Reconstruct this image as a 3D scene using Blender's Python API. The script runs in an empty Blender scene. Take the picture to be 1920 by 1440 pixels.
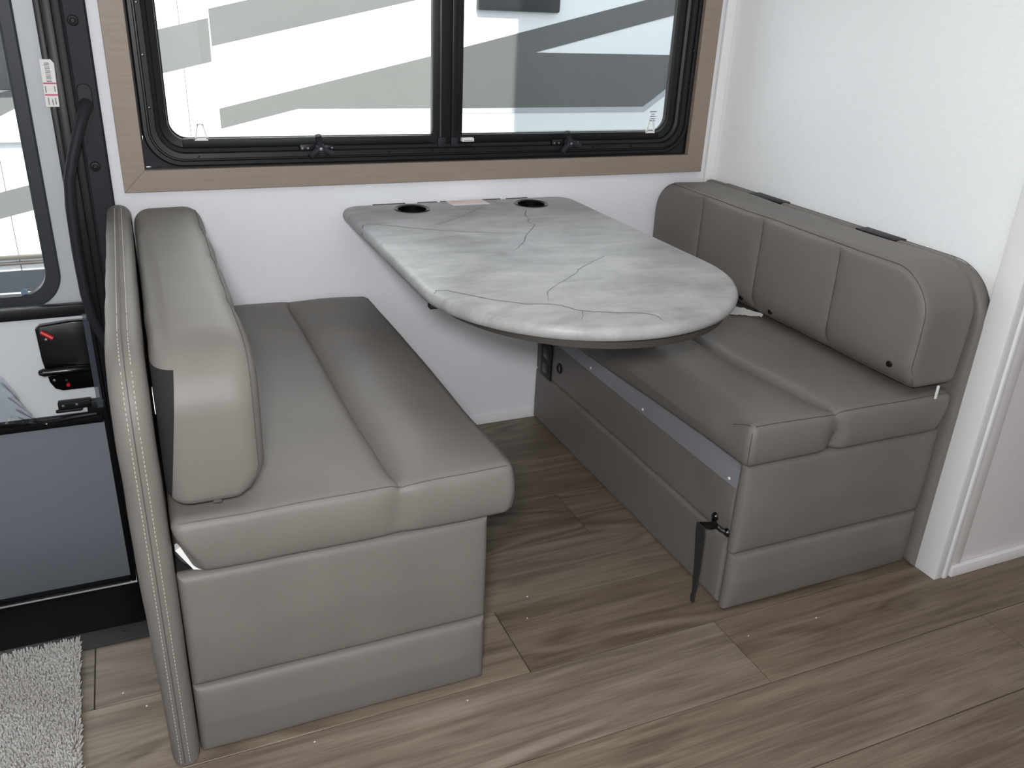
import bpy, bmesh, math, random
from mathutils import Vector, Matrix, noise as mnoise
random.seed(7)
S = bpy.context.scene
C = S.collection
PI = math.pi

# ------------------------------------------------------------------ camera
cam_d = bpy.data.cameras.new('camera'); cam = bpy.data.objects.new('camera', cam_d); C.objects.link(cam)
cam_d.sensor_width = 36.0; cam_d.lens = 1593.245 / 1920 * 36; cam_d.clip_start = 0.02
yaw, pit, rol = math.radians(24.31348524), math.radians(24.10735593), math.radians(-2.67831167)
fw = Vector((math.sin(yaw)*math.cos(pit), math.cos(yaw)*math.cos(pit), -math.sin(pit)))
rt = Vector((math.cos(yaw), -math.sin(yaw), 0)); dn = fw.cross(rt)
r2 = rt*math.cos(rol) + dn*math.sin(rol); d2 = dn*math.cos(rol) - rt*math.sin(rol)
cam.matrix_world = Matrix(((r2.x, -d2.x, -fw.x, 0.0), (r2.y, -d2.y, -fw.y, -2.2375), (r2.z, -d2.z, -fw.z, 1.2231), (0, 0, 0, 1)))
S.camera = cam

# ------------------------------------------------------------------ world, sun, exposure
S.view_settings.view_transform = 'Standard'; S.view_settings.look = 'None'
S.view_settings.gamma = 1.0; S.view_settings.use_curve_mapping = False
S.view_settings.exposure = 0.0
w = bpy.data.worlds.new('world'); S.world = w; w.use_nodes = True
bg = w.node_tree.nodes['Background']
bg.inputs[0].default_value = (.80, .89, 1.0, 1); bg.inputs[1].default_value = 3.4      # bright hazy sky
sun_d = bpy.data.lights.new('sun', 'SUN'); sun = bpy.data.objects.new('sun', sun_d); C.objects.link(sun)
sun_d.energy = 15.0; sun_d.angle = math.radians(0.6); sun_d.color = (1, .96, .9)
sun.rotation_euler = Vector((0, 1, -1.3)).to_track_quat('-Z', 'Y').to_euler()
LAMP_W = .8       # ceiling lamps, each
FILL_W = 16.0       # added fill light behind the photographer, no opening there
FLASH_W = 22.5     # the photographer's flash, a hand above the lens
VENT_W = .6      # daylight through the roof vent

fl = bpy.data.lights.new('camera_flash', 'AREA'); fl.shape = 'RECTANGLE'; fl.size = .16; fl.size_y = .10; fl.energy = FLASH_W; fl.color = (.97, .985, 1)
fo = bpy.data.objects.new('camera_flash', fl); C.objects.link(fo); fo.location = (-.05, -2.26, 1.33)
fo.rotation_euler = Vector((.42, 1, -.42)).to_track_quat('-Z', 'Y').to_euler()

# ------------------------------------------------------------------ materials
def lin(c):
    return tuple(((v/255)/12.92 if v/255 <= .04045 else ((v/255+.055)/1.055)**2.4) for v in c)
def mat(name, rgb, rough=.5, metal=0.0, spec=.5, coat=0.0):
    m = bpy.data.materials.new(name); m.use_nodes = True
    b = m.node_tree.nodes['Principled BSDF']
    b.inputs['Base Color'].default_value = (*lin(rgb), 1); b.inputs['Roughness'].default_value = rough
    b.inputs['Metallic'].default_value = metal; b.inputs['Specular IOR Level'].default_value = spec
    b.inputs['Coat Weight'].default_value = coat
    return m
class NT:
    def __init__(s, m):
        s.m = m; s.t = m.node_tree; s.b = s.t.nodes['Principled BSDF']
    def n(s, typ, ins=None, **kw):
        nd = s.t.nodes.new('ShaderNode' + typ)
        for k, v in kw.items(): setattr(nd, k, v)
        for k, v in (ins or {}).items():
            if hasattr(v, 'is_output'): s.t.links.new(v, nd.inputs[k])
            else: nd.inputs[k].default_value = v
        return nd
    def l(s, a, b): s.t.links.new(a, b)
    def ramp(s, fac, stops):
        r = s.n('ValToRGB', {0: fac}); e = r.color_ramp.elements
        while len(e) < len(stops): e.new(.5)
        for el, (p, c) in zip(e, stops):
            el.position = p; el.color = (*c, 1) if len(c) == 3 else c
        return r.outputs[0]
    def bump(s, h, dist, strength=1.0, prev=None):
        ins = {'Height': h, 'Distance': dist, 'Strength': strength}
        if prev is not None: ins['Normal'] = prev
        return s.n('Bump', ins).outputs[0]
def vinyl(name, rgb, rough=.5):
    m = mat(name, rgb, rough, spec=.28); t = NT(m)
    co = t.n('TexCoord').outputs['Object']
    big = t.n('TexNoise', {'Vector': co, 'Scale': 7.0, 'Detail': 2.0}).outputs['Fac']
    fine = t.n('TexNoise', {'Vector': co, 'Scale': 700.0, 'Detail': 2.0}).outputs['Fac']
    c = lin(rgb)
    t.l(t.ramp(big, [(.3, tuple(v*.95 for v in c)), (.7, tuple(v*1.05 for v in c))]), t.b.inputs['Base Color'])
    nb = t.bump(big, .006, .35); nb = t.bump(fine, .0004, .35, nb)
    t.l(nb, t.b.inputs['Normal'])
    return m
def grainy(name, rgb, rough, scale, amt, bumpd=0.0, stretch=(1, 1, 1)):
    m = mat(name, rgb, rough); t = NT(m)
    co = t.n('TexCoord').outputs['Object']
    mp = t.n('Mapping', {'Vector': co, 'Scale': stretch}).outputs[0]
    n = t.n('TexNoise', {'Vector': mp, 'Scale': scale, 'Detail': 4.0}).outputs['Fac']
    c = lin(rgb)
    t.l(t.ramp(n, [(.25, tuple(v*(1-amt) for v in c)), (.75, tuple(min(v*(1+amt), 1) for v in c))]), t.b.inputs['Base Color'])
    if bumpd: t.l(t.bump(n, bumpd, .5), t.b.inputs['Normal'])
    return m
def see_through(name, tint, gloss):
    m = bpy.data.materials.new(name); m.use_nodes = True; nt = m.node_tree
    nt.nodes.remove(nt.nodes['Principled BSDF'])
    o = nt.nodes['Material Output']; tr = nt.nodes.new('ShaderNodeBsdfTransparent'); gl = nt.nodes.new('ShaderNodeBsdfGlossy')
    tr.inputs[0].default_value = (*tint, 1); gl.inputs['Roughness'].default_value = .02
    fr = nt.nodes.new('ShaderNodeFresnel'); fr.inputs[0].default_value = gloss
    mx = nt.nodes.new('ShaderNodeMixShader')
    nt.links.new(fr.outputs[0], mx.inputs[0]); nt.links.new(tr.outputs[0], mx.inputs[1]); nt.links.new(gl.outputs[0], mx.inputs[2])
    nt.links.new(mx.outputs[0], o.inputs[0]); return m
def mesh_screen(name, rgb, cover):
    m = bpy.data.materials.new(name); m.use_nodes = True; nt = m.node_tree
    b = nt.nodes['Principled BSDF']; b.inputs['Base Color'].default_value = (*lin(rgb), 1); b.inputs['Roughness'].default_value = .7
    o = nt.nodes['Material Output']; tr = nt.nodes.new('ShaderNodeBsdfTransparent'); mx = nt.nodes.new('ShaderNodeMixShader')
    mx.inputs[0].default_value = cover
    nt.links.new(tr.outputs[0], mx.inputs[1]); nt.links.new(b.outputs[0], mx.inputs[2]); nt.links.new(mx.outputs[0], o.inputs[0]); return m

VINYL = (117, 111, 106)
M_vin = vinyl('taupe_vinyl', VINYL)
M_seam = mat('taupe_seam', (88, 82, 77), .6)
M_thread = mat('pale_thread', (190, 184, 174), .7)
M_black = mat('black_plastic', (18, 18, 20), .5, spec=.3)
M_blackg = mat('black_gloss', (12, 12, 13), .22)
M_dark = mat('dark_fabric', (38, 36, 35), .9)
M_meshback = grainy('dark_mesh_fabric', (30, 28, 27), .9, 900, .5, .0004)
M_frame = mat('black_frame', (20, 20, 23), .42, spec=.35)
M_jamb = mat('charcoal_jamb', (36, 36, 41), .6, spec=.3)
M_white = mat('white_trim', (238, 238, 238), .45)
M_paper = mat('paper', (236, 232, 228), .7)
M_steel = mat('brushed_steel', (170, 172, 174), .32, 1.0)
M_galv = mat('galvanised_metal', (150, 152, 156), .5, .2)
M_red = mat('red_plastic', (200, 25, 30), .35)
M_green = mat('green_plastic', (20, 70, 50), .35)
M_ply = mat('plywood', (92, 84, 74), .8)
M_brownedge = mat('brown_edge', (58, 52, 47), .6)
M_print = mat('red_print', (205, 80, 110), .7)
M_inkk = mat('grey_print', (120, 126, 132), .7)
M_orange = mat('orange_print', (214, 168, 150), .7)
M_glass = see_through('clear_glass', (.93, .95, .95), 1.18)
M_plastic = see_through('clear_plastic', (.8, .83, .85), 1.5)
M_guard = mesh_screen('milky_plastic', (92, 98, 110), .35)
M_screen = mesh_screen('insect_screen', (45, 46, 50), .2)
M_screend = mesh_screen('dark_insect_screen', (150, 157, 166), .6)
M_screenu = mesh_screen('pale_insect_screen', (120, 126, 134), .08)
M_step = mat('black_step', (14, 14, 15), .5)
M_doorw = mat('white_door', (222, 224, 228), .4)
M_ext = mat('trailer_white', (232, 233, 232), .35)
M_gry = grainy('trailer_grey_vinyl', (94, 94, 92), .4, 3, .04)
M_gry2 = mat('trailer_light_grey', (176, 178, 180), .4)
M_drk = mat('trailer_dark', (40, 42, 45), .2)
M_joint = mat('joint_dark', (46, 40, 35), .8)
M_vein = mat('vein_print', (84, 82, 80), .42)

def wall_mat(name, rgb, lines, tint_lines=.97):
    m = mat(name, rgb, .5, spec=.35); t = NT(m)
    co = t.n('TexCoord').outputs['Object']
    mp = t.n('Mapping', {'Vector': co, 'Scale': (30, 30, 260)}).outputs[0]
    n = t.n('TexNoise', {'Vector': mp, 'Scale': 1.0, 'Detail': 3.0}).outputs['Fac']
    mp2 = t.n('Mapping', {'Vector': co, 'Scale': (300, 300, 20)}).outputs[0]
    n2 = t.n('TexNoise', {'Vector': mp2, 'Scale': 1.0, 'Detail': 2.0}).outputs['Fac']
    s = t.n('Math', {0: n, 1: n2}, operation='ADD').outputs[0]
    c = lin(rgb)
    col = t.ramp(t.n('Math', {0: s, 1: .5}, operation='MULTIPLY').outputs[0], [(.3, tuple(v*.965 for v in c)), (.7, tuple(min(1, v*1.02) for v in c))])
    if lines:
        sp = t.n('SeparateXYZ', {0: co}).outputs[2]
        a = t.n('Math', {0: sp, 1: lines[0]}, operation='SUBTRACT').outputs[0]
        q = t.n('Math', {0: a, 1: lines[1]}, operation='DIVIDE').outputs[0]
        fr = t.n('Math', {0: q}, operation='FRACT').outputs[0]
        lt = t.n('Math', {0: fr, 1: .014}, operation='LESS_THAN').outputs[0]
        mx = t.n('Mix', {0: lt, 6: col, 7: (*[v*tint_lines for v in c], 1)}, data_type='RGBA')
        col = mx.outputs[2]
    t.l(col, t.b.inputs['Base Color'])
    return m
M_wall = wall_mat('white_wallboard', (233, 234, 237), None)
M_wallr = wall_mat('white_plank_wallboard', (249, 250, 251), (1.0055, .1275))
M_part = wall_mat('pale_partition', (226, 222, 221), None)

def wood_trim():
    m = mat('greige_wood_trim', (158, 144, 130), .5); t = NT(m)
    co = t.n('TexCoord').outputs['Object']
    mp = t.n('Mapping', {'Vector': co, 'Scale': (5, 60, 60)}).outputs[0]
    n = t.n('TexNoise', {'Vector': mp, 'Scale': 2.0, 'Detail': 5.0, 'Distortion': .4}).outputs['Fac']
    c = lin((146, 131, 118))
    t.l(t.ramp(n, [(.3, tuple(v*.93 for v in c)), (.7, tuple(v*1.06 for v in c))]), t.b.inputs['Base Color'])
    return m
M_trim = wood_trim()

def plank_mat():
    m = mat('oak_vinyl_plank', (120, 105, 90), .42, spec=.4); t = NT(m)
    oi = t.n('ObjectInfo'); co = t.n('TexCoord').outputs['Object']
    off = t.n('Math', {0: oi.outputs['Random'], 1: 37.0}, operation='MULTIPLY').outputs[0]
    cb = t.n('CombineXYZ', {0: off, 1: off, 2: off}).outputs[0]
    v = t.n('VectorMath', {0: co, 1: cb}, operation='ADD').outputs[0]
    # long grain
    mp = t.n('Mapping', {'Vector': v, 'Scale': (1.3, 20, 1)}).outputs[0]
    g1 = t.n('TexNoise', {'Vector': mp, 'Scale': 1.5, 'Detail': 7.0, 'Roughness': .62, 'Distortion': .5}).outputs['Fac']
    # cathedral bands: noise contour lines
    mp2 = t.n('Mapping', {'Vector': v, 'Scale': (1.0, 5.0, 1)}).outputs[0]
    n2 = t.n('TexNoise', {'Vector': mp2, 'Scale': 1.0, 'Detail': 1.5, 'Distortion': .6}).outputs['Fac']
    k = t.n('Math', {0: n2, 1: 95.0}, operation='MULTIPLY').outputs[0]
    sn = t.n('Math', {0: k}, operation='SINE').outputs[0]
    sn = t.n('MapRange', {0: sn, 1: -1.0, 2: 1.0}).outputs[0]
    # mask where the cathedral figure shows
    mp3 = t.n('Mapping', {'Vector': v, 'Scale': (2.0, 6.0, 1)}).outputs[0]
    n3 = t.n('TexNoise', {'Vector': mp3, 'Scale': 1.0, 'Detail': 2.0}).outputs['Fac']
    msk = t.n('MapRange', {0: n3, 1: .52, 2: .6}).outputs[0]
    fine = t.n('Mapping', {'Vector': v, 'Scale': (7, 210, 1)}).outputs[0]
    g3 = t.n('TexNoise', {'Vector': fine, 'Scale': 1.0, 'Detail': 3.0}).outputs['Fac']
    a = t.n('Mix', {0: t.n('Math', {0: msk, 1: .3}, operation='MULTIPLY').outputs[0], 2: g1, 3: sn}).outputs[0]
    a = t.n('Mix', {0: .3, 2: a, 3: g3}).outputs[0]
    col = t.ramp(a, [(.28, lin((86, 75, 65))), (.44, lin((113, 101, 89))), (.56, lin((131, 119, 106))), (.74, lin((152, 141, 128)))])
    mul = t.n('Mix', {0: 1.0, 6: col, 7: oi.outputs['Color']}, data_type='RGBA', blend_type='MULTIPLY').outputs[2]
    t.l(mul, t.b.inputs['Base Color'])
    t.l(t.bump(a, .0006, .35), t.b.inputs['Normal'])
    return m
M_plank = plank_mat()

def marble():
    m = mat('grey_marble_laminate', (172, 170, 168), .42, spec=.3); t = NT(m)
    co = t.n('TexCoord').outputs['Object']
    n1 = t.n('TexNoise', {'Vector': co, 'Scale': 4.5, 'Detail': 6.0, 'Roughness': .6, 'Distortion': 1.2}).outputs['Fac']
    mp = t.n('Mapping', {'Vector': co, 'Rotation': (0, 0, .5), 'Scale': (3, 9, 3)}).outputs[0]
    n2 = t.n('TexNoise', {'Vector': mp, 'Scale': 2.2, 'Detail': 7.0, 'Roughness': .65, 'Distortion': .8}).outputs['Fac']
    n = t.n('Mix', {0: .5, 2: n1, 3: n2}).outputs[0]
    col = t.ramp(n, [(.3, lin((126, 124, 123))), (.45, lin((152, 151, 151))), (.57, lin((168, 167, 167))), (.72, lin((186, 185, 185)))])
    t.l(col, t.b.inputs['Base Color'])
    return m
M_marble = marble()
def pile_mat():
    m = mat('white_rug_pile', (226, 222, 216), .9, spec=.2); t = NT(m)
    co = t.n('TexCoord').outputs['Object']
    n = t.n('TexNoise', {'Vector': co, 'Scale': 9.0, 'Detail': 3.0}).outputs['Fac']
    n2 = t.n('TexNoise', {'Vector': co, 'Scale': 260.0, 'Detail': 1.0}).outputs['Fac']
    a = t.n('Mix', {0: .55, 2: n, 3: n2}).outputs[0]
    t.l(t.ramp(a, [(.3, lin((158, 153, 147))), (.6, lin((192, 189, 186)))]), t.b.inputs['Base Color']); return m
M_pile = pile_mat()

# ------------------------------------------------------------------ helpers
ORG = {}
def empty(name, loc, label=None, cat=None, group=None, kind=None):
    o = bpy.data.objects.new(name, None); C.objects.link(o); o.location = loc; o.empty_display_size = .05
    ORG[o] = Vector(loc); tag(o, label, cat, group, kind); return o
def tag(o, label=None, cat=None, group=None, kind=None):
    if label: o['label'] = label
    if cat: o['category'] = cat
    if group: o['group'] = group
    if kind: o['kind'] = kind
    return o
def obj(name, bm, m, parent=None, smooth=35, origin=None):
    """link a bmesh given in world metres as one mesh object"""
    org = ORG[parent] if parent is not None else Vector(origin or (0, 0, 0))
    me = bpy.data.meshes.new(name)
    if org.length: bmesh.ops.translate(bm, verts=bm.verts, vec=-org)
    bm.normal_update(); bm.to_mesh(me); bm.free()
    if smooth:
        for p in me.polygons: p.use_smooth = True
        me.set_sharp_from_angle(angle=math.radians(smooth))
    o = bpy.data.objects.new(name, me); C.objects.link(o); me.materials.append(m)
    if parent is not None: o.parent = parent
    else: o.location = org
    ORG[o] = org
    return o
def BM(): return bmesh.new()
def add(bm, src):
    """merge src bmesh into bm"""
    me = bpy.data.meshes.new('tmp'); src.to_mesh(me); src.free(); bm.from_mesh(me); bpy.data.meshes.remove(me); return bm
def box(lo, hi, bev=0.0, seg=2, bm=None):
    b = BM(); bmesh.ops.create_cube(b, size=1.0)
    for v in b.verts: v.co = Vector([lo[i] + (v.co[i]+.5)*(hi[i]-lo[i]) for i in range(3)])
    if bev: bmesh.ops.bevel(b, geom=list(b.edges), offset=bev, segments=seg, profile=.5, affect='EDGES')
    return add(bm, b) if bm else b
def prism(pts, axis, a, b_, bev=0.0, seg=2, bm=None):
    """outline pts (2D, the two axes other than `axis` in xyz order) extruded from a to b_"""
    b = BM(); oth = [i for i in range(3) if i != axis]
    vs = []
    for (p, q) in pts:
        c = [0, 0, 0]; c[oth[0]] = p; c[oth[1]] = q; c[axis] = a; vs.append(b.verts.new(c))
    f = b.faces.new(vs)
    r = bmesh.ops.extrude_face_region(b, geom=[f])
    for v in r['geom']:
        if isinstance(v, bmesh.types.BMVert): v.co[axis] = b_
    bmesh.ops.recalc_face_normals(b, faces=b.faces)
    if bev:
        ed = [e for e in b.edges if abs(e.verts[0].co[axis]-e.verts[1].co[axis]) < 1e-7]
        bmesh.ops.bevel(b, geom=ed, offset=bev, segments=seg, profile=.5, affect='EDGES')
    return add(bm, b) if bm else b
def tube(pts, r, n=8, bm=None, closed=False):
    b = BM(); pts = [Vector(p) for p in pts]; rings = []; N = len(pts)
    prev = None
    for i, p in enumerate(pts):
        t = (pts[(i+1) % N]-pts[i-1]) if closed else (pts[min(i+1, N-1)]-pts[max(i-1, 0)])
        t.normalize()
        if prev is None:
            u = t.cross(Vector((0, 0, 1)) if abs(t.z) < .9 else Vector((1, 0, 0))).normalized()
        else:
            u = (prev - t*prev.dot(t)).normalized()
        prev = u; v = t.cross(u); rr = r[i] if isinstance(r, (list, tuple)) else r
        rings.append([b.verts.new(p + rr*(math.cos(2*PI*k/n)*u + math.sin(2*PI*k/n)*v)) for k in range(n)])
    for i in range(N if closed else N-1):
        A, B_ = rings[i], rings[(i+1) % N]
        for k in range(n): b.faces.new((A[k], A[(k+1) % n], B_[(k+1) % n], B_[k]))
    if not closed:
        b.faces.new(rings[0][::-1]); b.faces.new(rings[-1])
    bmesh.ops.recalc_face_normals(b, faces=b.faces)
    return add(bm, b) if bm else b
def lathe(prof, c, axis=2, n=32, bm=None):
    """prof: list of (radius, height along axis)"""
    b = BM(); rings = []
    oth = [i for i in range(3) if i != axis]
    for (r, h) in prof:
        ring = []
        for k in range(n if r > 1e-6 else 1):
            p = [0, 0, 0]; p[oth[0]] = c[oth[0]] + r*math.cos(2*PI*k/n); p[oth[1]] = c[oth[1]] + r*math.sin(2*PI*k/n); p[axis] = c[axis] + h
            ring.append(b.verts.new(p))
        rings.append(ring)
    for A, B_ in zip(rings, rings[1:]):
        if len(A) == 1 and len(B_) == 1: continue
        for k in range(n):
            if len(A) == 1: b.faces.new((A[0], B_[(k+1) % n], B_[k]))
            elif len(B_) == 1: b.faces.new((A[k], A[(k+1) % n], B_[0]))
            else: b.faces.new((A[k], A[(k+1) % n], B_[(k+1) % n], B_[k]))
    bmesh.ops.recalc_face_normals(b, faces=b.faces)
    return add(bm, b) if bm else b
def rrect(x0, x1, z0, z1, r, n=8, corners=(1, 1, 1, 1)):
    """rounded rectangle; corners: (x0z0, x1z0, x1z1, x0z1)"""
    out = []
    for (cx, cz, a0, on) in ((x0+r, z0+r, PI, corners[0]), (x1-r, z0+r, 1.5*PI, corners[1]), (x1-r, z1-r, 0, corners[2]), (x0+r, z1-r, .5*PI, corners[3])):
        if on: out += [(cx+r*math.cos(a0+.5*PI*k/n), cz+r*math.sin(a0+.5*PI*k/n)) for k in range(n+1)]
        else: out.append((x0 if cx < (x0+x1)/2 else x1, z0 if cz < (z0+z1)/2 else z1))
    return out
def ring_prism(outer, inner, axis, a, b_, bm=None):
    """two outlines of equal length -> a frame extruded along axis"""
    b = BM(); oth = [i for i in range(3) if i != axis]; n = len(outer)
    def mk(pt, h):
        c = [0, 0, 0]; c[oth[0]], c[oth[1]] = pt; c[axis] = h; return b.verts.new(c)
    L = [[mk(p, h) for p in o] for o, h in ((outer, a), (outer, b_), (inner, b_), (inner, a))]
    for q in range(4):
        A, B_ = L[q], L[(q+1) % 4]
        for k in range(n): b.faces.new((A[k], A[(k+1) % n], B_[(k+1) % n], B_[k]))
    bmesh.ops.recalc_face_normals(b, faces=b.faces)
    return add(bm, b) if bm else b
def loft_rings(rings, bm=None):
    b = BM(); V = [[b.verts.new(p) for p in r] for r in rings]; n = len(rings[0])
    for A, B_ in zip(V, V[1:]):
        for k in range(n): b.faces.new((A[k], A[(k+1) % n], B_[(k+1) % n], B_[k]))
    bmesh.ops.recalc_face_normals(b, faces=b.faces)
    return add(bm, b) if bm else b
def samples(L, r, n, k=5):
    h = L/2; e = [h - r*(1-math.sin(.5*PI*i/k)) for i in range(k+1)]
    inner = [-(h-r) + 2*(h-r)*i/n for i in range(n+1)]
    s = sorted(set([round(v, 6) for v in inner + e + [-v for v in e]]))
    return s
def padmap(p, dim, R, r):
    """p on the surface of a box (t,u,v) centred at 0 -> padded slab with corner radii R[4] in the u-v outline and edge radius r"""
    T, U, V = dim; t, u, v = p
    hu, hv, ht = U/2, V/2, T/2
    su, sv = (1 if u >= 0 else -1), (1 if v >= 0 else -1)
    Rc = R[(0 if su < 0 else 1) + (0 if sv < 0 else 2)]
    au, av = abs(u), abs(v)
    d = min(hu-au, hv-av)                       # inset from the outline
    # edge rounding in (inset, t)
    e1 = r - d; e2 = abs(t) - (ht - r); nd = d; nt = t
    if e1 > 0 and e2 > 0:
        k = max(e1, e2)/math.hypot(e1, e2); nd = r - e1*k; nt = math.copysign(ht - r + e2*k, t)
    q = [au-(hu-Rc), av-(hv-Rc)]
    if q[0] > 0 and q[1] > 0 and Rc > 0:
        mq = max(q); h = math.hypot(*q); k = (mq - (nd-d))/h
        au, av = hu-Rc+q[0]*k, hv-Rc+q[1]*k
    else:
        if hu-au <= hv-av: au -= (nd-d)
        else: av -= (nd-d)
    return (nt, su*au, sv*av)
def padded(lo, hi, taxis, R=(.02,)*4, r=.02, n=(3, 24, 24), fn=None, extra=()):
    oth = [i for i in range(3) if i != taxis]
    dim = (hi[taxis]-lo[taxis], hi[oth[0]]-lo[oth[0]], hi[oth[1]]-lo[oth[1]])
    cen = [(lo[i]+hi[i])/2 for i in range(3)]
    ts, us, vs = samples(dim[0], min(r, dim[0]*.49), n[0]), samples(dim[1], max(r, min(max(R), dim[1]*.3)), n[1]), samples(dim[2], max(r, min(max(R), dim[2]*.3)), n[2])
    us = sorted(set(us + samples(dim[1], r, 1))); vs = sorted(set(vs + samples(dim[2], r, 1)))
    us = sorted(set(us + [round(e+d-cen[oth[0]], 6) for e in extra for d in (-.012, -.005, 0, .005, .012)]))
    b = BM(); cache = {}
    def vert(t, u, v):
        k = (t, u, v)
        if k not in cache:
            q = padmap(k, dim, R, r); c = [0, 0, 0]
            c[taxis] = q[0]+cen[taxis]; c[oth[0]] = q[1]+cen[oth[0]]; c[oth[1]] = q[2]+cen[oth[1]]
            if fn: c = fn(Vector(c))
            cache[k] = b.verts.new(c)
        return cache[k]
    def grid(f, A, B_):
        for i in range(len(A)-1):
            for j in range(len(B_)-1):
                b.faces.new((f(A[i], B_[j]), f(A[i+1], B_[j]), f(A[i+1], B_[j+1]), f(A[i], B_[j+1])))
    for s in (ts[0], ts[-1]): grid(lambda a, c, s=s: vert(s, a, c), us, vs)
    for s in (us[0], us[-1]): grid(lambda a, c, s=s: vert(a, s, c), ts, vs)
    for s in (vs[0], vs[-1]): grid(lambda a, c, s=s: vert(a, c, s), ts, us)
    bmesh.ops.recalc_face_normals(b, faces=b.faces)
    return b
def outline_path(lo, hi, taxis, t, inset, R, n=10):
    """closed path on a padded slab: the u-v outline inset by `inset` at thickness coordinate t"""
    oth = [i for i in range(3) if i != taxis]
    u0, u1, v0, v1 = lo[oth[0]]+inset, hi[oth[0]]-inset, lo[oth[1]]+inset, hi[oth[1]]-inset
    out = []
    for (su, sv, a0, Rc) in ((-1, -1, PI, R[0]), (1, -1, 1.5*PI, R[1]), (1, 1, 0, R[3]), (-1, 1, .5*PI, R[2])):
        rr = max(Rc-inset, .002); cu = u0+rr if su < 0 else u1-rr; cv = v0+rr if sv < 0 else v1-rr
        for k in range(n+1):
            a = a0+.5*PI*k/n; c = [0, 0, 0]; c[taxis] = t; c[oth[0]] = cu+rr*math.cos(a); c[oth[1]] = cv+rr*math.sin(a); out.append(c)
    # subdivide long runs
    res = []
    for i, p in enumerate(out):
        q = out[(i+1) % len(out)]; L = math.dist(p, q); m = max(1, int(L/.03))
        for k in range(m): res.append([p[j]+(q[j]-p[j])*k/m for j in range(3)])
    return res
def gauss(x, s): return math.exp(-(x/s)**2)
def sstep(a, b, x):
    x = min(1, max(0, (x-a)/(b-a))); return x*x*(3-2*x)

# ------------------------------------------------------------------ the setting: floor
XL, XR, YF = -2.3, 3.2, -3.55
WX, WY = -.085, -.64           # step well: x < WX and y > WY
fb = box((XL, YF, -.06), (XR, WY, -.004)); box((WX, WY, -.06), (XR, 0, -.004), bm=fb)
floor = tag(obj('floor', fb, M_joint, smooth=0), kind='structure', label='wood-look vinyl plank floor')
PW = .1975; PLEN = 1.5
SEAMS = {-.861: .604, -1.0585: 1.047, -1.256: 1.638, -.6635: -.194, -1.4535: .33, -1.651: 1.2, -.466: .95, -.2685: .4, -.071: 1.3, .1265: .85, -1.8485: .7, -2.046: .1, -2.2435: 1.5, -2.441: .6, -2.6385: 1.1, -2.836: .2, -3.0335: 1.3, -3.231: .5, -3.4285: .9}
TONES = [(1.0, .97, .93), (1.1, 1.1, 1.09), (.92, .88, .83), (1.05, 1.03, 1.0), (.97, .95, .93), (1.14, 1.14, 1.13), (.9, .87, .83)]
SPECIAL = {(-.861, .604): (.88, .83, .77), (-.861, -.896): (1.12, 1.08, 1.02), (-1.0585, -.453): (1.16, 1.15, 1.13), (-1.0585, 1.047): (.98, .92, .85),
           (-1.256, .138): (1.1, 1.05, .99), (-1.256, 1.638): (1.12, 1.06, .98), (-.6635, -.194): (1.08, 1.07, 1.05), (-1.4535, .33): (1.02, .97, .9), (-1.4535, 1.83): (1.1, 1.05, .98)}
pmesh = {}
cnt = 0
for y1, sx in sorted(SEAMS.items(), reverse=True):
    y0 = y1-PW; yt = min(y1, -.002)
    if y0 < YF: y0 = YF+.001
    x = sx - PLEN*6
    while x < XR:
        a, b_ = max(x, XL+.001), min(x+PLEN, XR-.001)
        if yt > WY: a = max(a, WX+.001)
        if b_-a > .02:
            key = (round(b_-a, 3), round(yt-y0, 3)); lx, ly = b_-a-.0018, yt-y0-.0018
            if key not in pmesh:
                pb = box((-lx/2, -ly/2, -.004), (lx/2, ly/2, 0), .0007, 1); me = bpy.data.meshes.new('plank'); pb.to_mesh(me); pb.free(); me.materials.append(M_plank); pmesh[key] = me
            o = bpy.data.objects.new('plank', pmesh[key]); C.objects.link(o); o.location = ((a+b_)/2, (yt+y0)/2, 0); o.parent = floor
            tone = SPECIAL.get((y1, round(x, 3)), TONES[cnt*3 % 7]); o.color = (*[v*.93 for v in tone], 1); cnt += 1
        x += PLEN
# step well
well = empty('entry_step', (-.6, -.3, -.36), 'black entry step well in front of the door', kind='structure')
obj('tread', box((-1.1, -.7, -.38), (-.04, 0.0, -.34), .004), M_step, well)
obj('riser', box((-1.1, -.66, -.34), (-.04, -.64, -.0605)), M_step, well)
obj('well_side', box((-.09, -.64, -.34), (-.06, 0, -.0605)), M_step, well)
obj('well_side', box((-1.1, -.64, -.34), (-1.06, 0, -.0605)), M_step, well)
ns = tag(obj('trim_1', box((-1.1, -.688, -.0035), (-.0725, -.6385, .006), .003), mat('charcoal_nosing', (42, 42, 44), .5)), kind='structure', label='charcoal nosing strip along the floor edge at the step well')
for x in (-.14, -.5, -.86): obj('screw', lathe([(0, .0015), (.004, .0015), (.004, 0)], (x, -.658, .006), n=10), M_black, ns)

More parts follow.
